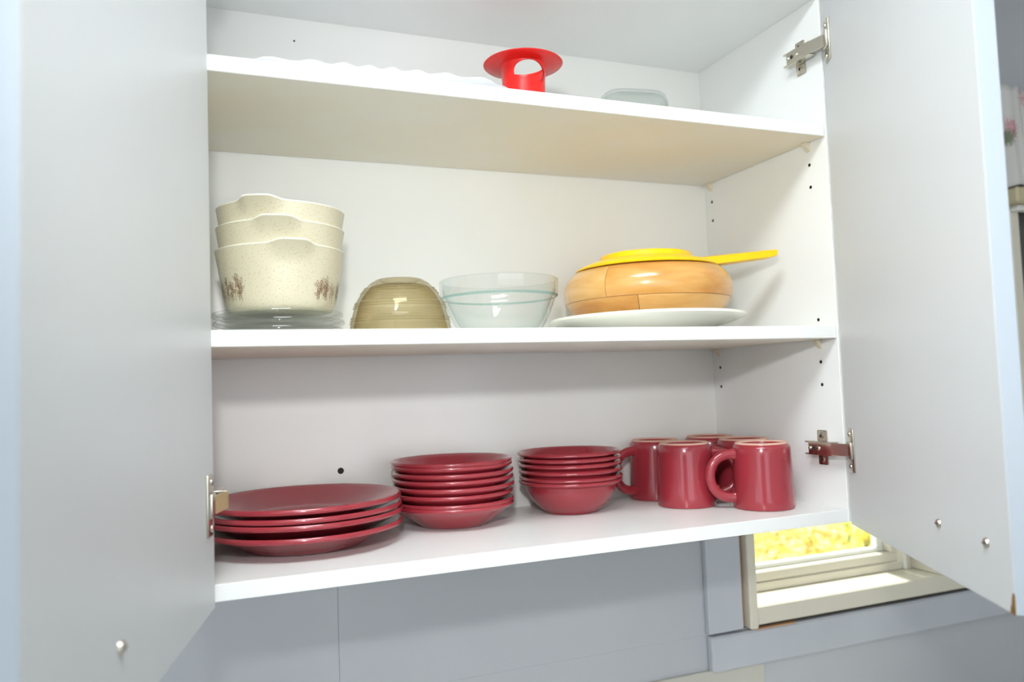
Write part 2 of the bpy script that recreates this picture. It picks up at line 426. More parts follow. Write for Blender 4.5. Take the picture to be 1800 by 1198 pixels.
# ---- worktop and base unit added below the view to bounce light upward
M_top = mat('pale_worktop', srgb(226, 224, 218), .35, noise=(40, srgb(214, 211, 204), .35, .65))
wt = obj('worktop', box(-1.2, 2.6, -.34, YW - .007, -.750, -.712, bev=.004), M_top); tag(wt, 'unseen pale laminate worktop added along the back wall to bounce light', 'worktop')
bu = empty('added_base_cabinet', (.7, -.02, ZF)); tag(bu, 'unseen white base cabinet added under the worktop', 'cabinet')
obj('carcass', box(-1.9, 1.9, -.28, .30, .10, .8895), M_white, bu)
obj('plinth', box(-1.9, 1.9, -.22, .30, 0, .10), M_trim, bu)
for k in range(6):
    obj('door', box(-1.9 + k * .6333 + .003, -1.9 + (k + 1) * .6333 - .003, -.299, -.2805, .11, .88, bev=.002), M_door, bu)

# ---- ceiling light in front of the cabinet
M_lampbox = mat('white_lamp_housing', srgb(236, 236, 234), .5)
M_glow = bpy.data.materials.new('lit_diffuser'); M_glow.use_nodes = True
nt = M_glow.node_tree; b = nt.nodes['Principled BSDF']
b.inputs['Emission Color'].default_value = (0.905, 0.97, 1.0, 1); b.inputs['Emission Strength'].default_value = 20.0
cl = empty('ceiling_light', (0.02, -0.66, ZCEIL))
obj('housing', box(-.32, .32, -.21, .21, -.022, 0, bev=.004), M_lampbox, cl)
obj('diffuser', box(-.30, .30, -.19, .19, -.040, -.022, bev=.008, seg=2), M_glow, cl)
tag(cl, 'square white ceiling light with lit diffuser in front of the cabinet', 'ceiling light')

# ================================================================== GARDEN outside the window
M_lawn = mat('lawn', srgb(186, 190, 104), .9, noise=(1.2, srgb(206, 196, 116), .35, .65))
structure(obj('ground', box(-4, 14, YW + .35, 16, -2.0, -1.9), M_lawn), 'yellow green lawn outside the window', 'lawn')
def leafmat(n, c, c2): return mat(n, c, .6, noise=(5, c2, .3, .7))
LM = [leafmat('yellow_leaves', srgb(238, 226, 120), srgb(226, 206, 104)), leafmat('lime_leaves', srgb(196, 216, 120), srgb(176, 200, 100)),
      leafmat('ochre_leaves', srgb(232, 208, 130), srgb(214, 180, 110)), leafmat('green_leaves', srgb(190, 206, 122), srgb(170, 190, 100))]
M_stem = mat('bark', srgb(110, 90, 66), .9)
def shrub(x, y, rad, h, lm, label, seed):
    rnd = random.Random(seed)
    e = empty('garden_shrub', (x, y, -1.9))
    st = bmesh.new()
    for k in range(6):
        a = rnd.random() * 2 * pi
        tube(st, [(0.05 * cos(a), .05 * sin(a), 0), (rad * .3 * cos(a), rad * .3 * sin(a), h * .5), (rad * .6 * cos(a), rad * .6 * sin(a), h * .85)], [.018, .012, .005], 6)
    obj('stem', st, M_stem, e)
    bm = bmesh.new()
    for k in range(1500):
        u = rnd.random() * 2 * pi; cz = rnd.random(); rr = rad * (rnd.random() ** .4) * math.sqrt(max(.05, 1 - (2 * cz - 1) ** 2 * .8))
        p = Vector((rr * cos(u), rr * sin(u), h * (.12 + .88 * cz)))
        L = .026 + .022 * rnd.random()
        q = Matrix.Rotation(rnd.random() * 6.28, 3, 'Z') @ Matrix.Rotation(rnd.random() * 2 - .3, 3, 'X') @ Matrix.Rotation(rnd.random() * 6.28, 3, 'Z')
        vs = [bm.verts.new(p + q @ Vector(c)) for c in ((0, -L, 0), (L * .5, 0, .008), (0, L, 0), (-L * .5, 0, .008))]
        bm.faces.new(vs)
    f = obj('foliage', finish(bm, 'foliage', None), lm, e); f['kind'] = 'stuff'
    tag(e, label, 'shrub', 'garden shrubs outside the window')
shrub(2.62, 2.45, .50, 1.15, LM[2], 'ochre leafy shrub left in the window view', 11)
shrub(3.75, 3.0, .58, 1.08, LM[0], 'yellow shrub in the middle of the window view', 12)
shrub(4.78, 3.5, .58, 1.16, LM[1], 'lime shrub right of the yellow ones in the window view', 13)
shrub(6.75, 4.4, .80, 1.2, LM[1], 'lime green shrub at the right edge of the window view', 14)
shrub(4.4, 5.2, 1.0, 1.3, LM[3], 'green shrub furthest back in the window view', 15)

# ================================================================== CABINET
CB = (W / 2, 0.0, ZB - T)
cab = empty('kitchen_cabinet', CB)
tag(cab, 'white melamine wall cabinet with both doors open and three shelves of dishes', 'cabinet')
def cp(name, bm, m, parent=None):
    if isinstance(bm, bmesh.types.BMesh): bm.transform(Matrix.Translation((-CB[0], -CB[1], -CB[2])))
    return obj(name, bm, m, parent or cab)

def drill(o, holes, r=.0025, depth=.010, axis='X', sign=1):
    """real shelf-pin holes: subtract little cylinders, keep the result as plain mesh"""
    cb = bmesh.new()
    for p in holes:
        M = Matrix.Translation(Vector(p) - Vector(CB)) @ Matrix.Rotation(pi / 2, 4, 'Y' if axis == 'X' else 'X')
        bmesh.ops.create_cone(cb, cap_ends=True, segments=16, radius1=r, radius2=r, depth=depth * 2, matrix=M)
    cme = bpy.data.meshes.new('cut'); cb.to_mesh(cme); cb.free()
    co = bpy.data.objects.new('cut', cme); COL.objects.link(co); co.parent = o.parent
    cme.materials.append(M_dark)
    md = o.modifiers.new('holes', 'BOOLEAN'); md.object = co; md.operation = 'DIFFERENCE'; md.solver = 'EXACT'
    md.material_mode = 'TRANSFER'
    bpy.context.view_layer.update()
    dg = bpy.context.evaluated_depsgraph_get()
    me = bpy.data.meshes.new_from_object(o.evaluated_get(dg))
    o.modifiers.clear(); o.data = me
    bpy.data.objects.remove(co); bpy.data.meshes.remove(cme)

rp = cp('side_panel', box(W, W + T, 0, D + .006, ZB - T, ZC + T, bev=.0005), M_white)
lp = cp('side_panel', box(XL - T, XL, 0, D + .006, ZB - T, ZC + T, bev=.0005), M_white)
cp('back_panel', box(XL, W, D, D + .006, ZB - T, ZC + T), M_back)
cp('bottom_panel', box(XL, W, 0.0005, D, ZB - T, ZB, bev=.0006), M_white)
cp('top_panel', box(XL, W, 0.0005, D, ZC, ZC + T, bev=.0006), M_white)
def shelf(z):
    bm = box(XL + .0012, W - .0012, 0.001, D - .001, z - T, z, bev=.0008)
    bmesh.ops.recalc_face_normals(bm, faces=bm.faces)
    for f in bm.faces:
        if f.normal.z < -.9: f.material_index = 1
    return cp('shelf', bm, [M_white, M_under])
shelf(0.0); shelf(ZT)
YFH, YBH = 0.0343, 0.2649
H1, H2 = 0.2329, -0.0486
holes = []
for z in (H1, H1 - .032, H2, H2 - .032): holes += [(W, YFH, z), (W, YBH, z)]
holes += [(W, YFH, .011), (W, YFH, ZT + .010)]
drill(rp, holes)
drill(lp, [(XL, y, z) for (_, y, z) in holes])
# shelf pins
for zz in (ZT - T, -T):
    for (xx, s) in ((W, -1), (XL, 1)):
        for yy in (YFH, YBH):
            bm = bmesh.new()
            bx(bm, min(xx, xx + s * .009), max(xx, xx + s * .009), yy - .0045, yy + .0045, zz - .0035, zz - .0002, bev=.0008)
            pts = [(xx, zz - .0035), (xx + s * .009, zz - .0035), (xx, zz - .013)]
            b2 = bmesh.new()
            A = [b2.verts.new((p[0], yy - .0035, p[1])) for p in pts]; B = [b2.verts.new((p[0], yy + .0035, p[1])) for p in pts]
            b2.faces.new(A); b2.faces.new(B[::-1])
            for k in range(3): b2.faces.new((A[k], A[(k + 1) % 3], B[(k + 1) % 3], B[k]))
            merge(bm, b2)
            p = cp('shelf_pin', bm, M_pin)
# screws in the back panel
def screw_back(x, z, r):
    bm = bmesh.new(); lathe([(0, .0006), (r * .55, .0006), (r * .9, .0012), (r, 0)], 20, bm=bm)
    bm.transform(Matrix.Translation((x, D, z)) @ Matrix.Rotation(pi / 2, 4, 'X'))
    cp('screw', bm, M_dark)
screw_back(.158, -.1763, .0044); screw_back(.107, .4318, .0013)

# ---- doors (local frame: u along the door away from the hinge, n out of its inner face)
def door(hx, hy, ux, uy, width, side):
    """inner-face hinge edge at (hx, hy); door runs along (ux, uy); inner normal points into view"""
    u = Vector((ux, uy, 0)).normalized()
    n = Vector((-u.y, u.x, 0)) * side            # inner face normal
    M = Matrix((( u.x, n.x, 0, hx), (u.y, n.y, 0, hy), (0, 0, 1, 0), (0, 0, 0, 1)))
    z0, z1 = -0.2697, ZC + T - .003
    bm = bx(bmesh.new(), 0, width - .001, -T, 0, z0, z1, bev=.0007, M=M)
    d = cp('door', bm, M_door)
    bm = bx(bmesh.new(), width - .001, width, -T, 0, z0, z1, bev=.0004, M=M)
    cp('edge_band', bm, M_edge, d)
    bm = bx(bmesh.new(), -.0006, 0, -T + .001, -.0004, z0, z1, M=M)
    cp('edge_band', bm, M_band, d)
    for a in (.2815, .3785):
        bm = bmesh.new(); lathe([(0, .0030), (.0022, .0029), (.0040, .0020), (.0047, .0006), (.0048, 0)], 24, bm=bm)
        b2 = bx(bmesh.new(), -.0032, .0032, -.0005, .0005, .0026, .0031)
        bm.transform(M @ Matrix.Translation((a, 0, -.219)) @ Matrix.Rotation(-pi / 2, 4, 'X'))
        cp('handle_screw', bm, M_nickel, d)
        b2.transform(M @ Matrix.Translation((a, 0, -.219)) @ Matrix.Rotation(-pi / 2, 4, 'X'))
        cp('screw_slot', b2, M_dark, d)
    return d, M

RU = Vector((-0.4656, -0.8850)); RH = (0.7927, -0.0022)
LU = Vector((-0.2102, -0.9777)); LH = (-0.0128, -0.0072)
door_r, MR = door(RH[0], RH[1], RU.x, RU.y, .4212, -1)
door_l, ML = door(LH[0], LH[1], LU.x, LU.y, .4205, 1)
door_r['label'] = 'right cabinet door swung part way open'
door_l['label'] = 'left cabinet door swung wide open'
# chipped corner of the right door: exposed brown board
pts = [(.4122, -.2697), (.4206, -.2697), (.4208, -.254), (.4195, -.2515), (.4178, -.2525), (.4160, -.257), (.4150, -.262), (.4130, -.2655)]
bm = bmesh.new()
A = [bm.verts.new((x, .0000, z)) for x, z in pts]; B = [bm.verts.new((x, .0005, z)) for x, z in pts]
bm.faces.new(B); bm.faces.new(A[::-1])
for i in range(len(pts)): bm.faces.new((A[i], A[(i + 1) % len(pts)], B[(i + 1) % len(pts)], B[i]))
bm.transform(MR)
ch = cp('chipped_corner', bm, M_chip, door_r); ch['label'] = 'brown chipped corner of the door'

# ---- cup hinges
def hinge(zc, side, doorM, door_o):
    """side -1: on the right panel, +1: on the left panel"""
    xs = W if side < 0 else XL
    X = lambda a: xs + side * a
    def b_(bm, a0, a1, y0, y1, z0, z1, bev=.0008):
        xx = sorted((X(a0), X(a1))); return bx(bm, xx[0], xx[1], y0, y1, zc + z0, zc + z1, bev=bev, seg=2)
    ah = .0175 if side < 0 else .0262
    # cross shaped mounting plate with two screw wings
    bm = bmesh.new()
    b_(bm, 0, .0025, .029, .047, -.024, .024, .0022)
    b_(bm, 0, ah - .008, .030, .046, -.0085, .0085, .001)
    h = cp('hinge', bm, M_nickel)
    for dz in (-.0165, .0165):
        bm = bmesh.new(); lathe([(0, .0022), (.002, .0022), (.0038, .0014), (.0042, 0)], 18, bm=bm)
        bm.transform(Matrix.Translation((X(.0025), .038, zc + dz)) @ Matrix.Rotation(side * pi / 2, 4, 'Y'))
        cp('screw', bm, M_nickel, h)
        bm = bmesh.new(); b_(bm, .0046, .0049, .0355, .0405, dz - .0007, dz + .0007, 0); b_(bm, .0046, .0049, .0373, .0387, dz - .0025, dz + .0025, 0)
        cp('screw_slot', bm, M_dark, h)
    # channel shaped arm: web, two cheeks, forked tail
    bm = bmesh.new()
    b_(bm, ah - .002, ah, .002, .049, -.0085, .0085, .0006)
    for s in (-1, 1): b_(bm, .006, ah - .0003, .004, .056, s * .0085 - .0009, s * .0085 + .0009, .0004)
    arm = cp('hinge_arm', bm, M_nickel, h)
    for yy, rr in ((.046, .0026), (.030, .0034)):
        bm = bmesh.new(); lathe([(0, .0018), (rr * .6, .0018), (rr, .0008), (rr, 0)], 18, bm=bm)
        bm.transform(Matrix.Translation((X(ah), yy, zc)) @ Matrix.Rotation(side * pi / 2, 4, 'Y'))
        cp('screw', bm, M_nickel, h)
    bm = bmesh.new(); lathe([(0, .0004), (.0026, .0004), (.0030, 0)], 18, bm=bm)
    bm.transform(Matrix.Translation((X(ah), .0385, zc)) @ Matrix.Rotation(side * pi / 2, 4, 'Y'))
    cp('slot_hole', bm, M_dark, h)
    # link from the arm into the cup in the door
    cup = doorM @ Vector((.024, .004, 0))
    a = Vector((X(ah - .001), .004, zc)); c = Vector((cup.x, cup.y, zc))
    bm = bmesh.new()
    dirv = (c - a).normalized(); side_v = Vector((-dirv.y, dirv.x, 0))
    L = (c - a).length
    Ml = Matrix(((dirv.x, side_v.x, 0, a.x), (dirv.y, side_v.y, 0, a.y), (0, 0, 1, zc), (0, 0, 0, 1)))
    bx(bm, -.002, L, -.0016, .0016, -.0085, .0085, bev=.0006, M=Ml)
    cp('hinge_link', bm, M_brass if side > 0 else M_nickel, h)
    # flanged cup on the door
    bm = bmesh.new()
    bx(bm, .0145, .0345, .0000, .0022, zc - .029, zc + .029, bev=.0009, seg=2, M=doorM)
    bx(bm, .0160, .0340, .0022, .0060, zc - .0115, zc + .0115, bev=.0015, seg=2, M=doorM)
    cp('hinge_cup', bm, M_nickel, h)
    for dz in (-.0215, .0215):
        bm = bmesh.new(); lathe([(0, .0018), (.0018, .0018), (.0034, .001), (.0037, 0)], 18, bm=bm)
        bm.transform(doorM @ Matrix.Translation((.0205, .0022, zc + dz)) @ Matrix.Rotation(-pi / 2, 4, 'X'))
        cp('screw', bm, M_nickel, h)
    return h
hinge(-.1685, -1, MR, door_r)
hinge(.3905, -1, MR, door_r)
hinge(-.1690, 1, ML, door_l)
hinge(.3905, 1, ML, door_l)

# ================================================================== BOTTOM SHELF
# ---- dinner plates
def plate_mesh(name, R, foot, h, tv=.0052, p=.75, pi_=1.15):
    """plate: foot ring, flat well, flaring side and a rounded rim; inside follows the outside so plates nest"""
    f1 = foot * 1.03
    zo = lambda q: .0014 + (h - tv - .0014) * q ** p
    zi = lambda q: .0014 + (h - tv - .0014) * q ** pi_
    prof = [(0, .0012), (foot * .82, .0012), (foot * .88, .0002), (foot * .92, 0), (foot * .97, .0002), (f1, .0014)]
    n = 9
    for i in range(1, n + 1): prof.append((f1 + (R - .0006 - f1) * i / n, zo(i / n)))
    prof += [(R - .0001, h - tv * .82), (R, h - tv * .5), (R - .0005, h - tv * .18), (R - .0016, h), (R - .0032, h - .0002)]
    for i in range(n - 1, -1, -1): prof.append((f1 + (R - .0045 - f1) * i / n, min(h - .0012, max(zi(i / n) + tv * .86, zo(i / n) + .0014))))
    prof += [(foot * .8, .0014 + tv * .8), (0, .0012 + tv * .72)]
    return finish(lathe(prof, 96), name, 40)
me_din = plate_mesh('dinner_plate', .1180, .070, .0275, .0055, .72, 1.1)
PX, PY = .0938, .163
names4 = ['bottom', 'third from the top', 'second from the top', 'top']
zoff = [0, .0138, .0210, .0312]
for i in range(4):
    o = obj('dinner_plate', me_din, M_burg, None, (PX + (0, .0006, -.0002, -.0012)[i], PY + (0, -.0008, .0006, 0)[i], ZB + zoff[i]), (0, 0, i * .7))
    tag(o, ['burgundy dinner plate at the bottom of the stack of four large plates', 'burgundy dinner plate third from the top of the four large plates',
            'burgundy dinner plate second from the top of the four large plates', 'burgundy dinner plate on top of the stack of four large plates'][i], 'plate', 'large burgundy dinner plates at the left of the bottom shelf')
# ---- small plates
me_sal = plate_mesh('small_plate', .0822, .0455, .0308, .0046, .92, 1.12)
ordn = ['at the bottom', 'seventh from the top', 'sixth from the top', 'fifth from the top', 'fourth from the top', 'third from the top', 'second from the top', 'on top']
zs = [0, .0049, .0158, .0253, .0348, .0434, .0526, .0574]
for i in range(8):
    o = obj('small_plate', me_sal, M_burg, None, (.2946 + (0, .0002, -.0006, .0010, .0004, .0006, -.0008, -.0014)[i], .1985 + (0, 0, .0008, -.0006, .0004, 0, .0006, 0)[i], ZB + zs[i]), (0, 0, i * .9))
    tag(o, 'small burgundy plate %s of the stack of eight small plates' % ordn[i], 'plate', 'small burgundy plates in the middle of the bottom shelf')
# ---- cereal bowls
def bowl_prof(R, foot, h):
    t = .0040
    out = [(0, .0030), (foot * .82, .0030), (foot * .88, .0004), (foot * .94, 0), (foot, .0006), (foot * 1.02, .0022)]
    n = 9
    for i in range(1, n + 1):
        q = i / n
        out.append((foot * 1.02 + (R - .0095 - foot * 1.02) * (1 - (1 - q) ** 1.6), .0022 + (h - .0085 - .0022) * q ** 1.18))
    out += [(R - .0050, h - .0058), (R - .0008, h - .0046), (R, h - .0030), (R - .0008, h - .0010), (R - .0026, h), (R - .0060, h - .0012)]
    inn = []
    for i in range(1, n + 1):
        q = i / n
        r = R - .0100 + (foot * .85 - R + .0100) * (q ** 1.35)
        inn.append((r, (h - .0035) - (h - .0035 - .0085) * (1 - (1 - q) ** 1.15)))
    return out + inn + [(foot * .5, .0066), (0, .0062)]
me_bowl = finish(lathe(bowl_prof(.0750, .0375, .0478), 96), 'cereal_bowl', 40)
ord6 = ['at the bottom', 'fifth from the top', 'fourth from the top', 'third from the top', 'second from the top', 'on top']
zs = [0, .0056, .0153, .0245, .0324, .0400]
for i in range(6):
    o = obj('cereal_bowl', me_bowl, M_burg, None, (.4735 + (0, .0008, .0006, -.0002, -.0006, -.0010)[i], .2030 + (0, -.0004, 0, .0006, 0, 0)[i], ZB + zs[i]), (0, 0, i * 1.1))
    tag(o, 'burgundy cereal bowl %s of the stack of six bowls' % ord6[i], 'bowl', 'burgundy cereal bowls on the bottom shelf')

# ---- mugs, standing upside down
MH, MR0, MR1 = .0905, .0420, .0392          # height, mouth radius (down), base radius (up)
def mug():
    e = empty('mug', (0, 0, 0))
    prof = [(MR0 - .0036, .0012), (MR0 - .0020, 0), (MR0 - .0006, .0006), (MR0, .003)]
    for i in range(1, 8):
        q = i / 8; prof.append((MR0 + (MR1 - MR0) * q, .003 + (MH - .009) * q))
    prof += [(MR1 + .0002, MH - .0062), (MR1 - .0010, MH - .0036), (MR1 - .0024, MH - .0022), (MR1 - .0030, MH - .0010)]
    inn = [(MR1 - .0092, MH - .0008), (MR1 - .0100, MH - .0030), (0, MH - .0036), (0, MH - .0080), (MR1 - .006, MH - .0080), (MR1 - .0042, MH - .012), (MR0 - .0042, .006)]
    body = lathe(prof + inn[0:3], 72)
    lathe(inn[3:] + [prof[0]], 72, bm=body)
    bmesh.ops.remove_doubles(body, verts=body.verts, dist=1e-6)
    obj('mug_body', finish(body, 'mug_body', 40), M_burg, e)
    ring = lathe([(MR1 - .0030, MH - .0012), (MR1 - .0033, MH + .0004), (MR1 - .0046, MH + .0012), (MR1 - .0074, MH + .0012), (MR1 - .0088, MH + .0002), (MR1 - .0092, MH - .0010)], 72)
    r = obj('foot_ring', finish(ring, 'foot_ring', 50), M_bisque, e); r['label'] = 'pale unglazed foot ring'
    hb = bmesh.new()
    pts = []
    for i in range(23):                           # D-shaped loop handle along local +X
        a = -pi * .5 + pi * i / 22
        px = MR0 - .004 + .0372 * (max(0.0, cos(a)) ** .72)
        pz = .049 + .0305 * sin(a) - .0035
        pts.append((px, 0, pz))
    pts = [(MR0 - .007, 0, pts[0][2] + .0016)] + pts + [(MR1 - .004, 0, pts[-1][2] - .0016)]
    rads = [.0062] * 2 + [.0052] * (len(pts) - 4) + [.0062] * 2
    tube(hb, pts, rads, 12, sx=1.35, flat=(0, 1, 0))
    obj('handle', finish(hb, 'handle', 60), M_burg, e)
    return e
m0 = mug()
spots = [(.714, .077, (-.946, .326), 'burgundy mug nearest the front standing upside down with its round handle showing'),
         (.638, .155, (.90, -.40), 'burgundy upside down mug in the middle, left of the front mug'),
         (.641, .2408, (-.994, -.08), 'burgundy upside down mug beside the stack of bowls with its handle behind them'),
         (.7440, .2405, (-.85, -.53), 'burgundy upside down mug in the back right corner of the shelf'),
         (.7450, .1560, (-.93, .37), 'burgundy upside down mug just behind the front mug by the side panel')]
for i, (x, y, d, lab) in enumerate(spots):
    o = m0 if i == 0 else copy_tree(m0)
    o.location = (x, y, ZB + .0001); o.rotation_euler = (0, 0, math.atan2(d[1], d[0]))
    tag(o, lab, 'mug', 'burgundy mugs on the bottom shelf')

# ================================================================== MIDDLE SHELF
# ---- glass lids
LX, LY = .0640, .122
def lid_mesh():
    R = .0745
    out = [(0, 0), (R * .80, 0), (R * .86, .0008), (R * .90, .0030), (R * .97, .0036), (R, .0050), (R, .0072), (R * .985, .0088), (R * .955, .0086), (R * .94, .0066),
           (R * .88, .0062), (R * .83, .0038), (R * .76, .0034), (0, .0034)]
    return finish(lathe(out, 96), 'glass_lid', 40)
me_lid = lid_mesh()
for i in range(3):
    o = obj('glass_plate', me_lid, M_lid, None, (LX + (0, .001, -.001)[i], LY, .0002 + i * .0094), (0, 0, i))
    tag(o, 'shallow clear glass plate %s of three under the cream dishes' % ['at the bottom', 'in the middle', 'on top'][i], 'glass plate', 'shallow glass plates under the casseroles')

# ---- casseroles
CR, CF, CH = .0732, .0600, .0715
def cas_r(z): return CF + (CR - CF) * (z / CH) ** .85
def bump_tab(theta):          # two pouring tabs, at local -Y and +Y
    d1 = abs((theta + pi / 2 + pi) % (2 * pi) - pi); d2 = abs((theta - pi / 2 + pi) % (2 * pi) - pi)
    d = min(d1, d2); wdt = .27
    x = d / wdt
    return 1 / (1 + x ** 6)
def casserole():
    e = empty('casserole', (0, 0, 0))
    n = 12
    prof = [(0, 0), (CF - .006, 0), (CF - .002, .0012), (CF + .0004, .005)]
    for i in range(1, n + 1):
        z = .005 + (CH - .0012 - .005) * i / n; prof.append((cas_r(z), z))
    k0 = len(prof)
    bm = lathe(prof, 144)
    def deform(b):
        for v in b.verts:
            th = math.atan2(v.co.y, v.co.x); t = bump_tab(th); r = math.hypot(v.co.x, v.co.y)
            if r < CF * .8: continue
            f = max(0.0, (v.co.z - (CH - .020)) / .020)
            rr = r + t * .0095 * f ** 1.5
            v.co.x, v.co.y = rr * cos(th), rr * sin(th)
            v.co.z += t * .0034 * f ** 1.2
    deform(bm)
    obj('dish', finish(bm, 'dish', 45), M_speck, e)
    inner = [(CR, CH - .0012), (CR + .0002, CH - .0003), (CR - .0010, CH + .0004), (CR - .0030, CH), (CR - .0038, CH - .002)]
    for i in range(n - 1, -1, -1):
        z = .006 + (CH - .006 - .002) * i / n; inner.append((cas_r(z) - .0040, z))
    inner += [(CF - .008, .0038), (0, .0036)]
    b2 = lathe(inner, 144); deform(b2)
    obj('rim_and_inside', finish(b2, 'inside', 45), M_rimw, e)
    # brown plant print: thin leaf outlines and stems following the wall
    pr = bmesh.new(); rnd = random.Random(3)
    def stroke(pts, wd=.00026):
        vs = []
        for i, (th, z) in enumerate(pts):
            th2, z2 = pts[min(i + 1, len(pts) - 1)]; th1, z1 = pts[max(i - 1, 0)]
            dx, dz = (th2 - th1) * .065, z2 - z1; l = math.hypot(dx, dz) or 1
            nx, nz = -dz / l * wd / .065, dx / l * wd
            pair = []
            for s in (-1, 1):
                a, zz = th + s * nx, z + s * nz; r = cas_r(zz) + .00025
                pair.append(pr.verts.new((r * cos(a), r * sin(a), zz)))
            vs.append(pair)
        for i in range(len(vs) - 1): pr.faces.new((vs[i][0], vs[i][1], vs[i + 1][1], vs[i + 1][0]))
    def leaf(th, z, L, wd, ang):
        for s in (-1, 1):
            pts = []
            for i in range(6):
                q = i / 5; u = L * q; v = s * wd * sin(pi * q)
                pts.append((th + (u * sin(ang) + v * cos(ang)) / .065, z + u * cos(ang) - v * sin(ang)))
            stroke(pts)
    for c in (-70, 50, 110, 230):
        c0 = radians(c) - pi / 2
        for k in range(16):
            dth = (rnd.random() - .5) * .78; hgt = .011 + rnd.random() * .016 * (1.2 - abs(dth) * 2)
            th, z = c0 + dth, .010 + rnd.random() * .003
            lean = (rnd.random() - .5) * .5
            pts = [(th + lean * hgt * q / .065 / 3, z + hgt * q / 3) for q in range(4)]
            stroke(pts)
            for j in range(3):
                q = .3 + .3 * j
                leaf(th + lean * hgt * q / .065, z + hgt * q, .0055, .0012, lean + (1 if j % 2 else -1) * (.5 + rnd.random() * .5))
            leaf(pts[-1][0], pts[-1][1], .006, .0013, lean)
    p = obj('plant_print', finish(pr, 'print', None), M_print, e); p['label'] = 'brown leafy plant print'; p['kind'] = 'stuff'
    return e
c0_ = casserole()
cz = [.0280, .0280 + .0258, .0280 + .0480]
for i in range(3):
    o = c0_ if i == 0 else copy_tree(c0_)
    o.location = (.0670 + (0, .0005, .0010)[i], LY, cz[i])
    o.rotation_euler = (0, (0, radians(.5), radians(.8))[i], radians((4.5, -9, -24.5)[i]))
    tag(o, ['cream speckled casserole dish with brown plant print at the bottom of three', 'cream speckled casserole dish in the middle of the nested three', 'cream speckled casserole dish on top of the nested three'][i], 'casserole', 'nested cream casserole dishes')

# ---- amber ribbed bowl, upside down
def amber():
    H, R, rt = .0655, .0618, .0300
    TAB = [(0, 1.0), (.34, .92), (.586, .84), (.71, .762), (.83, .662), (.92, .577), (.97, .49), (1.0, .44)]
    def rad(q):   # q: 0 rim (down) .. 1 top
        for (a, ra), (b, rb) in zip(TAB, TAB[1:]):
            if q <= b:
                t = (q - a) / (b - a); return R * (ra + (rb - ra) * t)
        return R * TAB[-1][1]
    out = []
    n = 90
    for i in range(n + 1):
        q = i / n * .985
        z = H * q
        rr = rad(q)
        rib = 0
        for c in (.20, .245, .29, .47, .515, .56, .74, .785, .83): rib += math.exp(-((q - c) / .012) ** 2)
        out.append((rr + .0018 * rib, z))
    out += [(rt - .003, H - .0001), (rt * .8, H - .0004), (rt * .7, H - .0028), (0, H - .0030)]
    inn = [(0, H - .0070)] + [(max(rad(q / 20 * .92) - .0042, 0.002), H * q / 20 * .92) for q in range(20, -1, -1)]
    inn[1] = (inn[1][0], H - .0075)
    return finish(lathe([(R - .0042, 0), (R - .002, -.0)] + out + inn, 96), 'amber_bowl', 50)
o = obj('glass_bowl', amber(), M_amber, None, (.2012, .088, .0002))
tag(o, 'amber brown ribbed glass bowl standing upside down', 'bowl')

# ---- clear stackable bowl with a teal ledge
def clear_bowl():
    e = empty('glass_bowl', (.3452, .130, .0002))
    R, H, zl = .0775, .0725, .0495
    out = [(0, .002), (.040, .002), (.0445, 0), (.0475, .001)]
    for i in range(1, 12):
        q = i / 11; out.append((.0475 + (R - .0035 - .0475) * q ** .62, .001 + (zl - .003) * q))
    up_ = [(R - .0002, zl + .0012), (R + .0004, zl + .010), (R + .0010, H - .001), (R - .0004, H), (R - .0024, H - .001), (R - .0032, zl + .004)]
    inn = []
    for i in range(11, -1, -1):
        q = i / 11; inn.append((.044 + (R - .0070 - .044) * q ** .62, .0055 + (zl - .005) * q))
    inn += [(0, .0055)]
    obj('bowl_body', finish(lathe(out + up_ + inn, 96), 'clear_bowl', 45), M_clear, e)
    led = lathe([(R - .0034, zl - .0016), (R - .0004, zl - .0004), (R + .0003, zl + .0010), (R - .0012, zl + .0014), (R - .0034, zl - .0002)], 96, closed=True)
    l = obj('ledge_ring', finish(led, 'ledge', 60), M_teal, e); l['label'] = 'teal tinted ledge ring'
    tag(e, 'clear glass mixing bowl with a teal ledge line', 'bowl')
clear_bowl()

# ---- cream plate, wooden bowl, yellow strainer
QX, QY = .5730, .1375
def flat_plate():
    R = .1385
    prof = [(0, .0022), (.082, .0022), (.086, 0), (.090, .0006), (.098, .0065), (R - .012, .0150), (R - .003, .0182), (R, .0200), (R - .0006, .0232), (R - .003, .0240), (R - .014, .0212), (.096, .0112), (.088, .0078), (0, .0072)]
    return finish(lathe(prof, 96), 'flat_plate', 40)
o = obj('serving_plate', flat_plate(), M_cream, None, (QX, QY, .0002))
tag(o, 'cream white plate lying under the wooden bowl', 'plate')

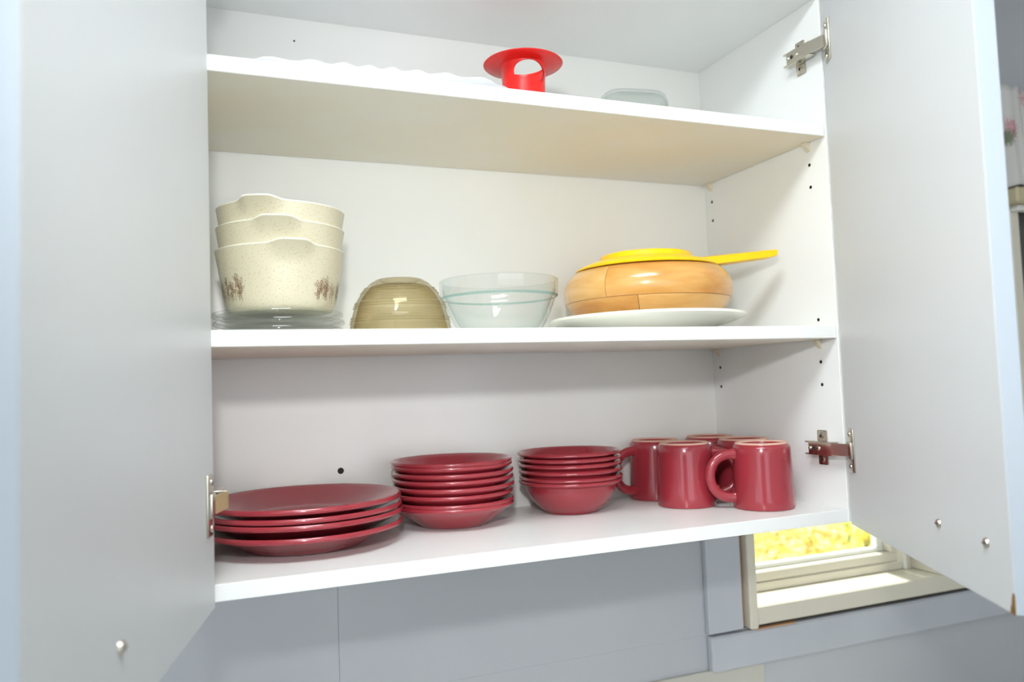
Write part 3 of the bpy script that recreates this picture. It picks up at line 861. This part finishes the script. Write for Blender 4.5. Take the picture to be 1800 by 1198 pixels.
BX, BY, BZ = .5800, .1440, .0090
wbowl = empty('wooden_bowl', (BX, BY, BZ))
tag(wbowl, 'round salad bowl of glued honey coloured wood blocks on the cream plate', 'bowl')
obj('bowl_base', finish(lathe([(0, 0), (.070, 0), (.0795, .0012), (.0800, .012), (0, .012)], 72), 'bowl_base', 40), WOODS[2], wbowl)
BH = .0815
def brad(z):                        # outside radius of the bowl: bulging barrel that closes in again
    q = z / BH
    return .0800 + (.1205 - .0800) * (1 - abs((q - .66) / .66) ** 2.1) if q < .66 else .1205 - .0165 * ((q - .66) / .34) ** 2.2
def stave(a0, a1, z0, z1, m, name='stave'):
    n = 8; out = []
    for i in range(n + 1):
        z = z0 + (z1 - z0) * i / n; out.append((brad(z), z))
    if z1 > BH - .001:
        inn = [(brad(BH) - .004, BH + .0015), (brad(BH) - .010, BH)] + [(brad(z0 + (z1 - z0) * i / n) - .016, z0 + (z1 - z0) * i / n) for i in range(n - 1, -1, -1)]
    else:
        inn = [(brad(z0 + (z1 - z0) * i / n) - .016, z0 + (z1 - z0) * i / n) for i in range(n, -1, -1)]
    g = .00035
    bm = lathe(out + inn, max(6, int((a1 - a0) / .12)), a0 + g / .12, a1 - g / .12, closed=True)
    return obj(name, finish(bm, name, 40), m, wbowl)
toc = math.atan2(CAM_LOC[1] - BY, CAM_LOC[0] - BX)      # azimuth towards the viewer's side
def off(px): return math.asin(max(-1, min(1, (px - 1143) / 148.0)))
ups = sorted([toc + off(1010), toc + off(1076), toc + 1.45, toc + 2.5, toc + 3.6, toc - 2.2 + 2 * pi])
ZJ = .0375
for i in range(len(ups)):
    a0 = ups[i]; a1 = ups[(i + 1) % len(ups)]
    if a1 <= a0: a1 += 2 * pi
    stave(a0, a1, ZJ + .0003, BH, WOODS[(i * 2) % 3 if i else 1])
los = sorted([toc + off(1128), toc + 1.3, toc + 2.6, toc + 3.9, toc + 2 * pi - 1.35])
for i in range(len(los)):
    a0 = los[i]; a1 = los[(i + 1) % len(los)]
    if a1 <= a0: a1 += 2 * pi
    stave(a0, a1, .012, ZJ - .0003, WOODS[(i + 1) % 3])
obj('glue_core', finish(lathe([(.070, .012), (brad(.03) - .0012, .03), (brad(ZJ) - .0006, ZJ), (brad(.06) - .0008, .06), (brad(BH) - .003, BH - .003), (brad(BH) - .012, BH - .003), (brad(ZJ) - .015, ZJ), (.066, .014)], 96, closed=True), 'glue_core', 40), M_glue, wbowl)

# yellow plastic strainer lying face down across the bowl, handle out over the rim
st = empty('yellow_strainer', (BX - .004, BY - .006, BZ + BH + .0018))
prof = [(.1000, -.0010), (.1010, .0004), (.1000, .0020), (.088, .0075), (.074, .0120), (.0655, .0142), (.0648, .0200), (.0630, .0212), (.0612, .0206), (.0606, .0145), (.050, .0120), (0, .0115)]
prof2 = [(0, .0095), (.050, .0100), (.062, .0122), (.072, .0100), (.087, .0055), (.0985, .0002), (.1000, -.0010)]
obj('strainer_body', finish(lathe(prof + prof2, 96), 'strainer_body', 35), M_yel, st)
hd = (.7590 - BX + .004, .0790 - BY + .006)
ha = math.atan2(hd[1], hd[0]); hl = math.hypot(*hd)
bm = bmesh.new()
N = 10; rings = []
for i in range(N + 1):
    q = i / N; x = .066 + (hl - .066) * q; hw = .018 - .0065 * q; zt = .0142 + .0105 * q; th = .0130 - .0030 * q
    if i == N: hw *= .8; th *= .8
    rings.append([bm.verts.new((x, sx * hw, zz)) for sx, zz in ((-1, zt - .0015), (-.85, zt), (.85, zt), (1, zt - .0015), (1, zt - th), (.85, zt - th - .0005), (-.85, zt - th - .0005), (-1, zt - th))])
for i in range(N):
    for k in range(8): bm.faces.new((rings[i][k], rings[i][(k + 1) % 8], rings[i + 1][(k + 1) % 8], rings[i + 1][k]))
bm.faces.new(rings[0]); bm.faces.new(rings[-1][::-1])
bm.transform(Matrix.Rotation(ha, 4, 'Z'))
obj('handle', finish(bm, 'handle', 40), M_yel, st)
tag(st, 'bright yellow plastic strainer with long handle lying over the wooden bowl', 'strainer')

# ================================================================== TOP SHELF
def rr_outline(th, a, b, n=4.0):
    c, s = abs(cos(th)), abs(sin(th))
    return 1.0 / ((c / a) ** n + (s / b) ** n) ** (1 / n)
def dish_mesh(a, b, rings, scal=0.0, nsc=22, n=4.0, seg=176, name='dish'):
    """rings: (scale, z, scallop factor)"""
    bm = bmesh.new(); R_ = []
    for s, z, k in rings:
        if s < 1e-5:
            v = bm.verts.new((0, 0, z)); R_.append([v] * seg); continue
        ring = []
        for i in range(seg):
            th = 2 * pi * i / seg; r = rr_outline(th, a, b, n) * s
            wv = cos(nsc * th)
            r += scal * k * wv
            ring.append(bm.verts.new((r * cos(th), r * sin(th), z + scal * .55 * k * wv)))
        R_.append(ring)
    for j in range(len(R_) - 1):
        A, B = R_[j], R_[j + 1]
        for i in range(seg):
            k = (i + 1) % seg; vs = []
            for v in (A[i], A[k], B[k], B[i]):
                if v not in vs: vs.append(v)
            if len(vs) > 2: bm.faces.new(vs)
    return finish(bm, name, 50)
plat = dish_mesh(.166, .112, [(0, .002, 0), (.66, .002, 0), (.70, 0, 0), (.73, .002, 0), (.80, .0075, .1), (.90, .0145, .4), (1.0, .0200, 1), (1.004, .0213, 1), (.996, .0224, 1), (.90, .0180, .4), (.80, .0115, .1), (.72, .006, 0), (0, .0055, 0)],
                 scal=.0020, nsc=26, n=6, name='platter')
o = obj('platter', plat, M_cer, None, (.180, .150, ZT + .0002), (0, 0, radians(-2.6)))
tag(o, 'white serving platter with a wavy scalloped rim on the top shelf', 'platter')

# red flanged funnel-like piece with open sides
RXc, RYc = .3790, .100
red = empty('red_holder', (RXc, RYc, ZT + .0002))
HR = .0712
# stem: flared tube with one tall opening in its side
def red_stem():
    t = .0022
    rz = lambda q: .0282 + .0060 * max(0, 1 - q / .35) ** 2 + .0030 * max(0, (q - .6) / .4) ** 2
    out = [(rz(i / 24), HR * i / 24) for i in range(25)]
    inn = [(rz(i / 24) - t, HR * i / 24) for i in range(24, -1, -1)]
    return lathe(out + inn, 96, closed=True)
stem = obj('stem', finish(red_stem(), 'stem', 40), M_red, red)
def cut_opening(o):
    a = math.atan2(CAM_LOC[1] - RYc, CAM_LOC[0] - RXc) + radians(24)
    cb = bmesh.new(); N_ = 40; hw, hz, zc_ = .0215, .0142, .0560
    ring0, ring1 = [], []
    for i in range(N_):
        th = 2 * pi * i / N_; c, s_ = cos(th), sin(th)
        y = hw * math.copysign(abs(c) ** .8, c); z = zc_ + hz * math.copysign(abs(s_) ** .8, s_)
        if s_ > 0 and c > 0: z -= .004 * c
        ring0.append(cb.verts.new((.004, y, z))); ring1.append(cb.verts.new((.06, y, z)))
    cb.faces.new(ring0[::-1]); cb.faces.new(ring1)
    for i in range(N_): cb.faces.new((ring0[i], ring0[(i + 1) % N_], ring1[(i + 1) % N_], ring1[i]))
    bmesh.ops.recalc_face_normals(cb, faces=cb.faces)
    cb.transform(Matrix.Rotation(a, 4, 'Z'))
    cme = bpy.data.meshes.new('cut'); cb.to_mesh(cme); cb.free()
    co = bpy.data.objects.new('cut', cme); COL.objects.link(co); co.parent = o.parent
    md = o.modifiers.new('opening', 'BOOLEAN'); md.object = co; md.operation = 'DIFFERENCE'; md.solver = 'EXACT'
    bpy.context.view_layer.update()
    me = bpy.data.meshes.new_from_object(o.evaluated_get(bpy.context.evaluated_depsgraph_get()))
    o.modifiers.clear(); o.data = me
    bpy.data.objects.remove(co); bpy.data.meshes.remove(cme)
cut_opening(stem)
obj('flange', finish(lathe([(.0285, HR - .001), (.040, HR + .0006), (.0515, HR + .0022), (.0525, HR + .0032), (.0515, HR + .0042), (.038, HR + .0030), (.0285, HR + .0018)], 96, closed=True), 'flange', 45), M_red, red)
obj('collar', finish(lathe([(.0295, .0), (.0345, 0), (.0350, .004), (.0325, .010), (.0300, .0235), (.0285, .0245), (.0270, .0235), (.0275, .004)], 96, closed=True), 'collar', 45), M_red, red)
tag(red, 'red plastic holder with a wide round flange and open sides on the top shelf', 'holder')

# small glass dish upside down
gd = dish_mesh(.0520, .0420, [(0, .0500, 0), (.70, .0500, 0), (.80, .0490, 0), (.87, .0455, 0), (.93, .036, 0), (.99, .006, 0), (1.03, .0035, 0), (1.05, .0012, 0), (1.02, 0, 0), (.97, .001, 0), (.945, .010, 0), (.885, .036, 0), (.83, .0430, 0), (.74, .0458, 0), (0, .0460, 0)], n=3.6, seg=96, name='glass_dish')
o = obj('glass_dish', gd, M_dish, None, (.5430, .105, ZT + .0002), (0, 0, radians(-8)))
tag(o, 'small clear glass dish lying upside down on the top shelf', 'dish')
